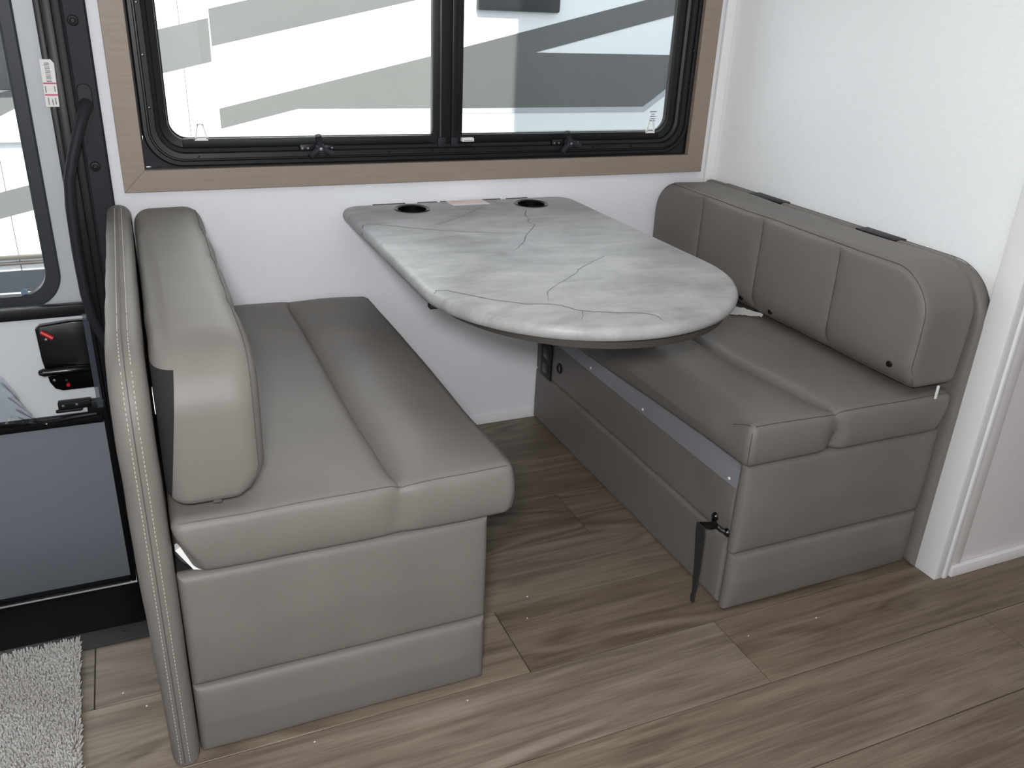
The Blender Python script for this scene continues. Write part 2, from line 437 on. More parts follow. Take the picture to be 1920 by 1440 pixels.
# ------------------------------------------------------------------ walls and ceiling
CZ = 1.96
def wallback():
    b = BM(); y0, y1 = 0.0, .05
    xs = [(XL, -.95), (-.055, .012), (1.565, XR)]
    for a, c in xs: box((a, y0, -.8), (c, y1, CZ), bm=b)
    box((.012, y0, -.8), (1.565, y1, .814), bm=b); box((.012, y0, 1.51), (1.565, y1, CZ), bm=b)
    box((-.95, y0, 1.62), (-.055, y1, CZ), bm=b); box((-.95, y0, -.8), (-.055, y1, -.36), bm=b)
    return b
tag(obj('wall_back', wallback(), M_wall, smooth=0), kind='structure', label='white wallboard wall with the big window')
tag(obj('wall_right', box((1.667, -1.1, 0), (1.72, 0, CZ)), M_wallr, smooth=0), kind='structure', label='white wallboard wall printed with faint planks beside the bench')
tag(obj('wall_far_right', box((1.72, -1.115, 0), (XR, -1.065, CZ)), M_part, smooth=0), kind='structure', label='pale partition wall facing the room')
tag(obj('wall_left', box((XL-.05, YF, 0), (XL, 0, CZ)), M_wall, smooth=0), kind='structure')
tag(obj('wall_front', box((XL, YF-.05, 0), (XR, YF, CZ)), M_wall, smooth=0), kind='structure')
tag(obj('wall_end', box((XR, YF, 0), (XR+.05, 0, CZ)), M_wall, smooth=0), kind='structure')
tag(obj('ceiling', box((XL, YF, CZ), (XR, .05, CZ+.06)), M_white, smooth=0), kind='structure')
# corner mouldings and the wall end cap
t2 = empty('trim_2', (1.65, -1.1, 0), 'white corner moulding capping the wall end beside the bench', kind='structure')
obj('corner_moulding', box((1.640, -1.122, 0), (1.667, -1.06, CZ-.002), .004), M_white, t2)
obj('cap_strip', box((1.667, -1.126, 0), (1.680, -1.1, CZ-.002), .003), M_white, t2)
obj('cap_strip', box((1.682, -1.121, 0), (1.72, -1.1, CZ-.002), .003), M_part, t2)
tag(obj('trim_3', box((1.634, -.012, .1), (1.6665, -.0005, CZ-.002), .004), M_white), kind='structure', label='white corner strip between window wall and right wall')
tag(obj('baseboard_right', box((1.69, -1.128, .0005), (XR-.01, -1.1155, .030), .002), mat('white_baseboard', (228, 225, 224), .45)), kind='structure', label='low white baseboard along the partition')
tag(obj('baseboard_back', box((.52, -.006, .0005), (1.085, -.0005, .03), .002), M_white), kind='structure', label='low white baseboard strip under the table')

# roof of this trailer; at its right an added unseen block shades the parked trailer
tag(obj('roof_deck', box((XL-1.5, YF-.1, 2.03), (1.674, .06, 2.163), .01), M_ext), kind='structure')
tag(obj('shadow_block', box((1.674, YF-.1, 2.03), (7, .06, 3.45), .01), M_ext), kind='structure')
tag(obj('ground', box((-14, -14, -1.25), (18, 12, -1.2)), grainy('asphalt', (120, 118, 114), .9, 40, .2)), kind='structure', label='grey asphalt outside')

# ------------------------------------------------------------------ window
win = empty('window_1', (.79, 0, .82), 'wide black-framed sliding window with wood casing', kind='structure')
fx0, fx1, fz0, fz1 = .022, 1.555, .824, 1.5
tw = .0515
cas = empty('trim_4', (.79, 0, .77), 'greige wood casing around the big window', kind='structure')
obj('casing_bottom', prism([(fx0-tw, fz0-tw), (fx1+tw+.005, fz0-tw), (fx1, fz0), (fx0, fz0)], 1, -.018, -.0005, .0012, 1), M_trim, cas)
obj('casing_left', prism([(fx0-tw, fz0-tw), (fx0, fz0), (fx0, fz1), (fx0-tw, fz1+tw)], 1, -.018, -.0005, .0012, 1), M_trim, cas)
obj('casing_right', prism([(fx1, fz0), (fx1+tw+.005, fz0-tw), (fx1+tw+.005, fz1+tw), (fx1, fz1)], 1, -.018, -.0005, .0012, 1), M_trim, cas)
obj('casing_top', prism([(fx0, fz1), (fx1, fz1), (fx1+tw+.005, fz1+tw), (fx0-tw, fz1+tw)], 1, -.018, -.0005, .0012, 1), M_trim, cas)
for (x, z, a) in ((1.125, .797, .014), (.002, 1.13, .018), (.165, .79, .008)):
    obj('wood_knot', lathe([(0, .0004), (a*.8, .0004), (a, 0)], (x, -.0181, z), axis=1, n=14), mat('knot', (134, 120, 106), .6), cas)
NR = 10
lb = BM()
for (a, c, d, e) in ((fx0-.0095, fx0+.004, fz0-.0095, fz1+.0095), (fx1-.004, fx1+.0095, fz0-.0095, fz1+.0095), (fx0+.004, fx1-.004, fz0-.0095, fz0+.004), (fx0+.004, fx1-.004, fz1-.004, fz1+.0095)): box((a, .0005, d), (c, .049, e), bm=lb)
obj('opening_liner', lb, M_black, win, smooth=0)
def rr(i, y, r): return [(p[0], y, p[1]) for p in rrect(fx0+i, fx1-i, fz0+i, fz1-i, r, NR)]
# flat corner backing and the clamp ring: stepped profile from casing to glass
for (cx, cz, a0) in ((fx0, fz0, PI), (fx1, fz0, 1.5*PI), (fx1, fz1, 0), (fx0, fz1, .5*PI)):
    ox, oz = cx+(.09 if cx < 1 else -.09), cz+(.09 if cz < 1 else -.09)
    arc = [(ox+.084*math.cos(a0+.5*PI*k/10), oz+.084*math.sin(a0+.5*PI*k/10)) for k in range(11)]
    obj('corner_backing', prism([(cx, cz)]+arc[::-1], 1, .004, .02), M_jamb, win, smooth=0)
obj('clamp_ring', loft_rings([rr(.003, .012, .088), rr(.004, -.004, .087), rr(.008, -.008, .083), rr(.016, -.008, .078), rr(.018, -.003, .076), rr(.021, -.003, .073), rr(.023, -.007, .071), rr(.034, -.006, .064), rr(.037, .004, .06), rr(.044, .008, .056), rr(.047, .016, .052), rr(.062, .02, .045), rr(.064, .03, .043), rr(.067, .032, .041), rr(.067, .04, .041)]), M_frame, win, smooth=30)
gx0, gx1, gz0, gz1 = fx0+.062, fx1-.062, fz0+.062, fz1-.062
obj('bottom_rail', box((gx0+.03, .014, fz0+.046), (gx1-.03, .03, fz0+.066), .002), M_black, win)
mx0, mx1 = .748, .833
mul = obj('mullion', box((mx0, .012, fz0+.04), (mx1, .036, fz1-.03), .003), M_frame, win)
obj('mullion_rib', box((mx0+.018, .006, fz0+.05), (mx0+.022, .013, fz1-.03), .001), mat('frame_edge', (90, 90, 90), .3, .5), mul)
obj('mullion_rib', box((mx1-.034, .006, fz0+.05), (mx1-.014, .013, fz1-.03), .003), M_frame, mul)
obj('mullion_foot', box((mx0+.012, .001, fz0+.035), (mx0+.034, .014, fz0+.062), .003), M_jamb, mul)
obj('mullion_foot', box((mx1-.036, .001, fz0+.035), (mx1-.016, .014, fz0+.062), .003), M_jamb, mul)
obj('pane', prism(rrect(gx0-.004, mx0+.01, gz0-.004, gz1, .05, 8, (1, 0, 0, 1)), 1, .031, .034), M_glass, win, smooth=0)
obj('pane', prism(rrect(mx1-.01, gx1+.004, gz0-.004, gz1, .05, 8, (0, 1, 1, 0)), 1, .034, .037), M_glass, win, smooth=0)
obj('insect_screen', box((mx1-.005, .040, gz0), (gx1, .0405, gz1)), M_screen, win, smooth=0)
for x in (.44, 1.149):                      # three-armed window latches
    kn = obj('latch_knob', lathe([(0, -.024), (.011, -.023), (.0135, -.013), (.011, 0), (0, 0)], (x, 0.0, .866), axis=1, n=16), M_jamb, win)
    for a in (100, 215, 335):
        a = math.radians(a + (12 if x > 1 else 0)); d = Vector((math.cos(a), 0, math.sin(a)))
        p0 = Vector((x, -.016, .866)); obj('arm', tube([p0, p0+d*.019, p0+d*.034+Vector((0, -.004, 0))], [.0095, .0075, .0085], 10), M_jamb, kn)
    obj('screw', lathe([(0, -.0268), (.004, -.0262), (.004, -.022)], (x, 0, .866), axis=1, n=10), M_steel, kn)
    obj('latch_base', box((x-.05, -.005, .858), (x-.012, .012, .874), .003), M_frame, win)
    obj('latch_base', box((x+.012, -.004, .86), (x+.036, .012, .872), .003), M_frame, win)
    for dx in (-.044, -.03, .031): obj('screw', lathe([(0, -.007), (.0028, -.007), (.0028, -.003)], (x+dx, 0, .866), axis=1, n=8), M_steel, win)
for (x, z) in [(.049, .965), (.049, 1.08), (.049, 1.19), (.145, .852), (.62, .853), (.74, .853), (.86, .853), (.985, .853), (1.23, .853), (1.36, .853), (1.535, 1.02), (1.537, 1.12)]:
    obj('frame_screw', lathe([(0, -.0095), (.003, -.009), (.0036, -.004)], (x, 0, z), axis=1, n=8), M_blackg, win)
obj('rating_label', box((.828, -.0012, .874), (.862, .0135, .883)), M_paper, win, smooth=0)
obj('rating_print', box((.832, -.0016, .8765), (.858, -.0011, .8785)), M_inkk, win, smooth=0)
for cx in (.158, 1.432):                    # white shade-cord clips standing on the lower rail
    b = BM(); z0 = fz0+.066; y = .012
    for q in (-1, 1): prism([(cx+q*.0155, z0), (cx+q*.0115, z0), (cx+q*.004, z0+.033), (cx+q*.0075, z0+.035)], 1, y, y+.004, bm=b)
    box((cx-.0155, y, z0-.004), (cx+.0155, y+.004, z0+.002), bm=b); box((cx-.0075, y, z0+.032), (cx+.0075, y+.004, z0+.036), bm=b)
    obj('cord_clip', b, M_white, win, smooth=0)
for k, (wd, hh) in enumerate(((.024, .003), (.012, .002), (.02, .002), (.016, .002), (.02, .002))):
    obj('glass_marking', box((1.443-wd/2+.004, .0305, .944-k*.0065), (1.443+wd/2+.004, .031, .944-k*.0065+hh)), M_inkk, win, smooth=0)
sl = obj('silver_bracket', box((fx0+.001, .002, fz0+.001), (fx0+.016, .01, fz0+.006), .001), M_steel, win)

# ------------------------------------------------------------------ door jamb, doors
jb = empty('trim_5', (-.09, 0, 0), 'charcoal door jamb with screw caps beside the window', kind='structure')
obj('jamb_face', prism([(-.098, -.026), (-.058, -.026), (-.054, -.02), (-.054, -.0005), (-.104, -.0005), (-.104, -.02)], 2, -.36, 1.62), M_jamb, jb, smooth=20)
obj('jamb_step', box((-.122, -.014, -.36), (-.1045, .05, 1.62), .002), M_black, jb)
obj('jamb_inner', box((-.142, -.004, -.36), (-.1225, .05, 1.62), .002), M_frame, jb)
for z in (1.149, .838, .45, .1):
    cp = obj('screw_cap', lathe([(0, -.004), (.004, -.004), (.0055, -.006), (.010, -.005), (.0115, 0), (.0115, .001)], (-.083, -.0262, z), axis=1, n=20), M_black, jb)
gh = empty('grab_handle', (-.09, -.03, .75), 'black tubular grab handle mounted on the door jamb', 'handle')
obj('mount', prism(rrect(-.097, -.067, .958, 1.02, .0145, 8), 1, -.031, -.0262, .0015, 1), M_black, gh)
obj('mount', prism(rrect(-.111, -.081, .30, .36, .0145, 8), 1, -.031, -.0262, .0015, 1), M_black, gh)
hp = [(-.082, -.03, .978), (-.086, -.048, .968), (-.095, -.066, .948), (-.108, -.078, .915), (-.124, -.086, .87), (-.138, -.09, .82), (-.144, -.091, .76)]
obj('bar', tube(hp+[(-.146, -.091, .66)]+[(min(x, -.096), y, 1.316-z) for x, y, z in hp[::-1]], [.0135, .013]+[.0115]*11+[.013, .0135], 14), M_jamb, gh)
obj('mount_screw', lathe([(0, -.0315), (.0045, -.0315), (.0045, -.03)], (-.082, 0, 1.008), axis=1, n=10), M_black, gh)

dm = empty('door_1', (-.5, .045, -.33), 'white entry door with a black rounded window', kind='structure')
pz0, px1, pw = .52, -.232, .62
hole = rrect(px1-pw, px1, pz0, 1.35, .06, 10)
outer = []
for (x, z) in hole:
    pass
def sq2(p):
    x, z = p; cx = -.92 if x < px1-pw/2 else -.143; cz = -.335 if z < .95 else 1.6
    fx = abs(x-(px1-pw/2))/(pw/2); fz = abs(z-.935)/.415
    return (cx, cz if fz >= .995 and fx >= .995 else z) if fx > fz else (x, cz)
b = BM()
box((-.92, .045, -.335), (px1-pw, .08, 1.6), bm=b); box((px1, .045, -.335), (-.143, .08, 1.6), bm=b)
box((px1-pw, .045, -.335), (px1, .08, pz0), bm=b); box((px1-pw, .045, 1.35), (px1, .08, 1.6), bm=b)
obj('slab', b, M_doorw, dm, smooth=0)
def dr(i, y, r): return [(p[0], y, p[1]) for p in rrect(px1-pw+i, px1-i, pz0+i, 1.35-i, r, 10)]
obj('window_frame', loft_rings([dr(-.032, .0452, .085), dr(-.032, .039, .085), dr(-.028, .035, .082), dr(-.006, .035, .066), dr(0, .042, .06), dr(.002, .06, .058)]), M_frame, dm, smooth=30)
obj('pane', prism(rrect(px1-pw-.001, px1+.001, pz0-.001, 1.351, .058, 8), 1, .052, .056), M_glass, dm, smooth=0)
obj('round_sticker', lathe([(0, -.001), (.008, -.001), (.008, 0)], (-.286, .052, .528), axis=1, n=18), mat('blue_sticker', (120, 150, 175), .4), dm)

ds = empty('door_2', (-.5, 0, -.33), 'black-framed screen door with latch and clear sliding panel', kind='structure')
obj('stile', box((-.157, -.002, -.335), (-.1435, .02, 1.6), .002), M_frame, ds)
obj('stile', box((-.94, -.002, -.335), (-.91, .02, 1.6), .002), M_frame, ds)
obj('mid_rail', box((-.91, -.004, .473), (-.1575, .02, .503), .003), M_frame, ds)
obj('mid_rail', box((-.91, -.004, .177), (-.1575, .02, .207), .003), M_frame, ds)
br = obj('bottom_rail', box((-.91, -.004, -.335), (-.1575, .02, -.317), .003), M_frame, ds)
obj('rail_bead', box((-.91, -.0065, -.331), (-.1575, -.0045, -.3295)), M_steel, br, smooth=0)
obj('lower_screen', box((-.91, .006, -.317), (-.1575, .0065, .177)), M_screend, ds, smooth=0)
obj('upper_screen', box((-.91, .006, .503), (-.1575, .0065, 1.6)), M_screenu, ds, smooth=0)
obj('slide_panel', box((-.91, .010, .207), (-.1575, .013, .473)), mat('white_slide_panel', (225, 227, 230), .3), ds, smooth=0)
# latch box
lt = obj('latch', prism([(-.272, .45), (-.262, .458), (-.2, .463), (-.152, .463), (-.152, .284), (-.236, .284), (-.252, .291), (-.262, .31), (-.270, .37)], 1, -.016, .0098, .003, 2), M_blackg, ds)
obj('handle', tube([(-.278, -.024, .342), (-.27, -.028, .343), (-.22, -.027, .342), (-.175, -.022, .34), (-.16, -.018, .339)], [.007, .0105, .0105, .009, .007], 12), M_blackg, lt)
obj('lock_lever', tube([(-.26, -.02, .446), (-.236, -.022, .428)], [.0055, .006], 10), M_red, lt)
obj('lock_button', lathe([(0, -.006), (.004, -.005), (.005, 0)], (-.222, -.016, .299), axis=1, n=14), M_red, lt)
obj('lock_light', lathe([(0, -.002), (.003, -.002), (.003, 0)], (-.224, -.016, .312), axis=1, n=10), M_green, lt)
for (x, z) in ((-.252, .424), (-.251, .315)): obj('screw', lathe([(0, -.003), (.0035, -.002), (.0035, 0)], (x, -.016, z), axis=1, n=10), M_steel, lt)
bl = obj('slide_catch', box((-.255, -.012, .228), (-.178, .0098, .249), .003), M_black, ds)
obj('catch_tab', box((-.262, -.014, .222), (-.2, -.004, .230), .003), M_black, bl)
for x in (-.243, -.212): obj('screw', lathe([(0, -.003), (.004, -.002), (.004, 0)], (x, -.012, .24), axis=1, n=10), M_steel, bl)
obj('catch_lip', tube([(-.265, -.01, .199), (-.245, -.014, .206), (-.21, -.015, .209), (-.17, -.012, .209)], [.005, .007, .007, .006], 8), M_black, bl)
obj('corner_block', box((-.19, -.01, .2), (-.145, .0098, .245), .004), M_frame, ds)
obj('latch_guard', box((-.164, -.031, .232), (-.150, -.0275, .487), .001), M_guard, ds)
# crumpled clear protective film at the lower corner of the slide panel
b = BM(); gv = {}
for i in range(13):
    for j in range(11):
        x = -.40+i*.0095; z = .198+j*.014 - max(0, (i-4))*.002*j
        y = -.008-.012*abs(mnoise.noise(Vector((x*34, z*30, 1))))-.004*(j % 2)
        gv[i, j] = b.verts.new((x, y, z))
for i in range(12):
    for j in range(10):
        if i+j*1.0 < 16: b.faces.new((gv[i, j], gv[i+1, j], gv[i+1, j+1], gv[i, j+1]))
obj('protective_film', b, M_plastic, ds)
# barcode label stuck over the stile
sk = obj('barcode_label', prism([(-.164, .968), (-.1375, .968), (-.1345, 1.06), (-.1405, 1.068), (-.162, 1.068)], 1, -.0085, -.0075), M_paper, ds, smooth=0)
for k in range(14): obj('bar', box((-.1545, -.0089, 1.021+k*.003), (-.1445, -.0084, 1.021+k*.003+(.0012 if k % 3 else .0018))), M_inkk, sk, smooth=0)
for z in (.992, 1.0165): obj('red_stripe', box((-.1625, -.0089, z), (-.136, -.0084, z+.003)), M_print, sk, smooth=0)
for (x, z, h) in ((-.158, .972, .016), (-.15, .972, .012), (-.144, .973, .014), (-.16, .998, .014), (-.142, 1.0, .012)): obj('print_line', box((x, -.0089, z), (x+.002, -.0084, z+h)), M_inkk, sk, smooth=0)

# ------------------------------------------------------------------ dinette benches
YN = -1.045          # near end of the benches
def vin_pucker(c, seed, amp=.0025, s=9):
    return amp*mnoise.noise(Vector((c.x*s+seed, c.y*s, c.z*s)))
def end_panel(lo, hi, seed):
    cx, cz = (lo[0]+hi[0])/2, (lo[2]+hi[2])/2
    def fn(c):
        if c.y < (lo[1]+hi[1])/2:
            ux = 1-abs(c.x-cx)/((hi[0]-lo[0])/2); uz = 1-abs(c.z-cz)/((hi[2]-lo[2])/2)
            c.y -= .009*min(1, max(0, ux)*6)**.6*max(0, uz)**.55 + vin_pucker(c, seed, .0015, 12)
        return c
    return padded(lo, hi, 1, (.004,)*4, .0145, (2, 30, 16), fn)
def board(x0, x1, seed):
    lo, hi = (x0, -1.058 if x0 < 0 else -1.064, .001), (x1, -.036 if x0 < 0 else -.004, .755 if x0 < 0 else .750); R = (.004, .004, .125, .03)
    def fn(c):
        c.x += vin_pucker(c, seed, .0012, 14)
        if x0 < 0: c.x += .007*sstep(.45, 0, c.z)*min(1, max(0, (x1-c.x)/(x1-x0)))
        return c
    return lo, hi, R, padded(lo, hi, 0, R, (x1-x0)*.46, (2, 30, 26), fn)
def stitches(path, d=.0075, ln=.0042, r=.0007):
    b = BM(); acc = 0.0
    for p, q in zip(path, path[1:]):
        p, q = Vector(p), Vector(q); L = (q-p).length
        while acc < L:
            a = p+(q-p)*(acc/L); e = p+(q-p)*(min(acc+ln, L)/L)
            if (e-a).length > .0008: tube([a, e], r, 4, bm=b)
            acc += d
        acc -= L
    return b
def board_edge_path(lo, hi, R, off_t):
    """open path down the near narrow edge: from the far top over the rounded corner to the floor"""
    x = (lo[0]+hi[0])/2+off_t; e = .0004
    pts = [(x, y, hi[2]+e) for y in (-.1, -.3, -.5, -.7, -.85)]
    for k in range(13):
        a = PI/2+PI/2*k/12; pts.append((x, lo[1]+R[2]+(R[2]+e)*math.cos(a), hi[2]-R[2]+(R[2]+e)*math.sin(a)))
    for z in (.55, .45, .35, .25, .15, .06, .01): pts.append((x, lo[1]-e, z))
    return pts

# ---- bench by the door
bL = empty('dinette_bench', (.22, -.52, 0), 'taupe vinyl dinette bench base beside the entry door', 'bench', 'facing dinette benches')
lo, hi, R, bm_ = board(-.0745, -.0215, 1)
bd = obj('back_board', bm_, M_vin, bL, smooth=50)
for off in (-.0065, .0075): obj('stitching', stitches(board_edge_path(lo, hi, R, off)), M_thread, bd)
obj('seam', tube(board_edge_path(lo, hi, R, -.0005), .0009, 5), M_seam, bd)
obj('end_panel', end_panel((-.0205, YN+.004, .152), (.509, YN+.034, .377), 3), M_vin, bL, smooth=50)
obj('end_panel', end_panel((-.0205, YN+.004, .002), (.509, YN+.034, .1505), 4), M_vin, bL, smooth=50)
obj('side_panel', padded((.488, YN+.036, .152), (.507, -.004, .345), 0, (.004,)*4, .008, (1, 10, 6)), M_vin, bL, smooth=50)
obj('side_panel', padded((.488, YN+.036, .002), (.507, -.004, .1505), 0, (.004,)*4, .008, (1, 10, 6)), M_vin, bL, smooth=50)
obj('base_box', box((-.02, YN+.036, .002), (.486, -.005, .362)), M_dark, bL, smooth=0)

def seat(name, lo, hi, cx, seed, side, label):
    """seat cushion: one long channel at x=cx; side=+1 front edge to +x"""
    w1, w2 = cx-lo[0], hi[0]-cx
    def crease(y): return cx + (.03*sstep(-.7, -1.04, y)*(1 if side < 0 else .25))
    def fn(c):
        x, y, z = c; t = sstep(lo[2]+.01, hi[2], z); k = cx
        ey = sstep(hi[1], hi[1]-.06, y)*sstep(lo[1]-.0, lo[1]+.06, y)
        s = (x-lo[0])/w1 if x < k else (hi[0]-x)/w2
        puff = .012*math.sin(PI*min(1, max(0, s))*.5)**.7 if False else .010*math.sin(PI*min(1, max(0, s)))
        g = .019*math.exp(-abs(x-k)/.013)
        if side > 0: g = .024*(math.exp(-abs(x-k)/.007) if x < k else math.exp(-abs(x-k)/.03))
        else: g = .021*(math.exp(-abs(x-k)/.028) if x < k else math.exp(-abs(x-k)/.008))
        g *= .35+.65*sstep(lo[1], lo[1]+.07, y)
        c.z += t*(puff*ey - g*(sstep(hi[1], hi[1]-.05, y)))
        c.z -= t*.012*sstep(-.45, 0, y)
        # near face: bulge plus the channel pulled in
        f = sstep(lo[1]+.05, lo[1], y); uz = math.sin(PI*min(1, max(0, (z-lo[2])/(hi[2]-lo[2]))))
        c.y -= f*(.010*uz**.6 - .009*gauss(x-k, .022)*(.3+.7*uz))
        c.z += vin_pucker(c, seed, .003, 6)*t; c.y += f*vin_pucker(c, seed+5, .003, 9)
        # rounded, slumped front edge
        ff = sstep(hi[0]-.14, hi[0], x) if side > 0 else sstep(lo[0]+.14, lo[0], x)
        c.z -= t*(.006 if side > 0 else .010)*ff*sstep(lo[1]+.02, lo[1]+.25, y)
        if side < 0: c.z -= t*.034*max(0, 1-(x-lo[0])/.06)**2*sstep(lo[1]+.0, lo[1]+.09, y)
        c.x += side*ff*.006*uz
        if side < 0: c.z -= .034*sstep(lo[2]+.03, lo[2], z)*sstep(lo[0]+.014, lo[0]+.002, x)*sstep(-1.04, -.1, y)
        # back lower corner rolls up off the base, leaving a gap at the board
        bb = sstep(.07, 0, (x-lo[0]) if side > 0 else (hi[0]-x))*sstep(hi[2]-.01, lo[2], z)
        c.x += side*bb*.034*f if side > 0 else side*bb*.02*f
        c.x += (crease(y)-cx)*max(0, 1-abs(x-cx)/.16)
        if side < 0: c.y += f*.016*gauss(x-cx-.012, .016)*sstep(lo[2]+.08, lo[2]+.01, z)
        return c
    root = empty(name, ((lo[0]+hi[0])/2, (lo[1]+hi[1])/2, lo[2]), label, 'seat cushion', 'dinette seat cushions')
    o = obj('cover', padded(lo, hi, 2, (.018,)*4, .016, (6, 80, 60), fn, (cx,)), M_vin, root, smooth=60)
    e = .016*(1-.7071)-.0006
    path = [fn(Vector((x, lo[1]+e, hi[2]-e))) for x in [lo[0]+.012+(hi[0]-lo[0]-.024)*k/60 for k in range(61)]]
    obj('seam', tube(path, .0010, 5), M_seam, o)
    fxx = hi[0]-e if side > 0 else lo[0]+e
    obj('seam', tube([fn(Vector((fxx, y, hi[2]-e))) for y in [lo[1]+.012+((hi[1]-lo[1]-.03) if side > 0 else .05)*k/60 for k in range(61)]], .0009, 5), M_seam, o)
    e2 = .018*(1-.7071)-.0006
    obj('seam', tube([fn(Vector(((hi[0]-e2) if side > 0 else (lo[0]+e2), lo[1]+e2, z))) for z in [lo[2]+.014+(hi[2]-lo[2]-.03)*k/12 for k in range(13)]], .0009, 5), M_seam, o)
    return root, o, fn
sL, sLo, _ = seat('seat_cushion', (-.019, YN-.001, .3785), (.549, -.012, .483), .333, 11, 1, 'taupe vinyl seat cushion on the bench by the entry door')
ln = obj('foam_liner', prism([(-.017, .424), (-.007, .431), (.016, .390), (.022, .379), (.006, .383)], 1, YN+.012, YN+.03), M_white, sL, smooth=0)

def backcushion(name, lo, hi, R, face, chans, seed, label, snaps, mesh_back=False, er=.02):
    """face=+1: the sitting face looks to +x"""
    cz = (lo[2]+hi[2])/2
    def fn(c):
        x, y, z = c; t = sstep((lo[0]+hi[0])/2, hi[0] if face > 0 else lo[0], x)
        uz = max(0, math.sin(PI*min(1, max(0, (z-lo[2])/(hi[2]-lo[2])))))
        prev = [hi[1]]+list(chans)+[lo[1]]; puff = 0
        for a, b in zip(prev, prev[1:]):
            if b <= y <= a: puff = math.sin(PI*(a-y)/(a-b))**.5
        g = max([math.exp(-abs(y-q)/.014) for q in chans] or [0])
        zz = sstep(lo[2], lo[2]+.03, z)*sstep(hi[2], hi[2]-.03, z)
        c.x += face*t*(.009*puff*uz**.5 - .006*g*zz)
        c.y -= sstep(lo[1]+.06, lo[1], y)*.006*uz
        c.z += sstep(hi[2]-.05, hi[2], z)*vin_pucker(c, seed, .004, 5)
        c.x += vin_pucker(c, seed+3, .002, 8)
        c.x -= face*t*.022*sstep(lo[2]+.05, lo[2], z)
        return c
    root = empty(name, ((lo[0]+hi[0])/2, (lo[1]+hi[1])/2, lo[2]), label, 'back cushion', 'dinette back cushions')
    bm_ = padded(lo, hi, 0, R, er, (8, 70, 34), fn, chans)
    if mesh_back:                              # the back and a wedge of the near end are dark mesh fabric
        a, c = Vector((-.0115, 0, .512)), Vector((.0145, 0, .722)); nn = Vector((c.z-a.z, 0, -(c.x-a.x))).normalized()
        for co, no in ((a, nn), (c, Vector((0, 0, 1)))):
            bmesh.ops.bisect_plane(bm_, geom=list(bm_.verts)+list(bm_.edges)+list(bm_.faces), plane_co=co, plane_no=no)
        mb = bm_.copy()
        def isback(f):
            m = f.calc_center_median(); return (m-a).dot(nn) < 0 and m.z < c.z
        bmesh.ops.delete(mb, geom=[f for f in mb.faces if not isback(f)], context='FACES')
        bmesh.ops.delete(bm_, geom=[f for f in bm_.faces if isback(f)], context='FACES')
        obj('mesh_back', mb, M_meshback, root, smooth=60)
    o = obj('cover', bm_, M_vin, root, smooth=60)
    e = er*(1-.7071)-.0004; xf = hi[0]-e if face > 0 else lo[0]+e
    obj('seam', tube([fn(Vector(p)) for p in outline_path(lo, hi, 0, xf, e, R)], .0011, 5, closed=True), M_seam, o)
    for q in chans:
        xs = hi[0]+.0005 if face > 0 else lo[0]-.0005
        obj('channel_seam', tube([fn(Vector((xs, q, z))) for z in [lo[2]+.022+(hi[2]-lo[2]-.044)*k/16 for k in range(17)]], .0012, 5), M_seam, o)
    for (y, z) in snaps:
        p = fn(Vector((hi[0] if face > 0 else lo[0], y, z)))
        obj('snap', lathe([(0, face*.0035), (.0055, face*.003), (.0075, 0), (.0075, -face*.004)], p, axis=0, n=16), M_blackg, o)
    return root, o
RB = (.02, .02, .10, .09)
cL, cLo = backcushion('back_cushion', (-.0165, -1.048, .503), (.125, -.03, .755), RB, 1, (-.27, -.53, -.8), 21, 'taupe vinyl back cushion leaning against the board by the entry door', [], True, .034)
obj('zipper_tab', box((.047, -1.034, .4975), (.06, -1.026, .506), .001), M_steel, cL)
obj('care_tag', box((-.0175, -1.02, .655), (-.0165, -1.0, .69)), M_paper, cL, smooth=0)

# ---- bench by the right wall
bR = empty('dinette_bench', (1.36, -.52, 0), 'taupe vinyl dinette bench base by the right wall with outlet and strap', 'bench', 'facing dinette benches')
lo, hi, R, bm_ = board(1.628, 1.6655, 6)
bd = obj('back_board', bm_, M_vin, bR, smooth=50)
obj('seam', tube(board_edge_path(lo, hi, R, .008), .0009, 5), M_seam, bd)
for (y0, y1) in ((-.375, -.24), (-.79, -.665)): obj('hook_bracket', box((1.6262, y0, .70), (1.6665, y1, .7512), .001), M_black, bR)
obj('end_panel', end_panel((1.082, YN+.004, .152), (1.6275, YN+.034, .372), 13), M_vin, bR, smooth=50)
obj('end_panel', end_panel((1.085, YN+.004, .002), (1.6275, YN+.034, .1505), 14), M_vin, bR, smooth=50)
def side_fn(c):
    if c.x < 1.1:
        c.x += .006*gauss(c.y+.985, .03)*gauss(c.z-.19, .03) + vin_pucker(c, 31, .0015, 10)
    return c
obj('side_panel', padded((1.089, YN+.036, .174), (1.108, -.004, .345), 0, (.004,)*4, .009, (1, 40, 10), side_fn), M_vin, bR, smooth=50)
obj('side_panel', padded((1.087, YN+.036, .002), (1.108, -.004, .1725), 0, (.004,)*4, .012, (1, 40, 10), side_fn), M_vin, bR, smooth=50)
obj('base_box', box((1.109, YN+.036, .002), (1.627, -.005, .362)), M_dark, bR, smooth=0)
st = obj('metal_strip', prism([(1.0885, .303), (1.0865, .303), (1.0865, .3465), (1.1085, .3555), (1.1085, .3535), (1.0885, .345)], 1, YN+.03, -.006), M_galv, bR, smooth=0)
for y in (-.04, -.356, -.63, -.985): obj('screw', lathe([(0, -.0022), (.003, -.0015), (.0035, 0)], (1.0865, y, .315), axis=0, n=10), M_white, st)
ou = obj('outlet_plate', box((1.0835, -.118, .172), (1.0895, -.046, .287), .002), M_black, bR)
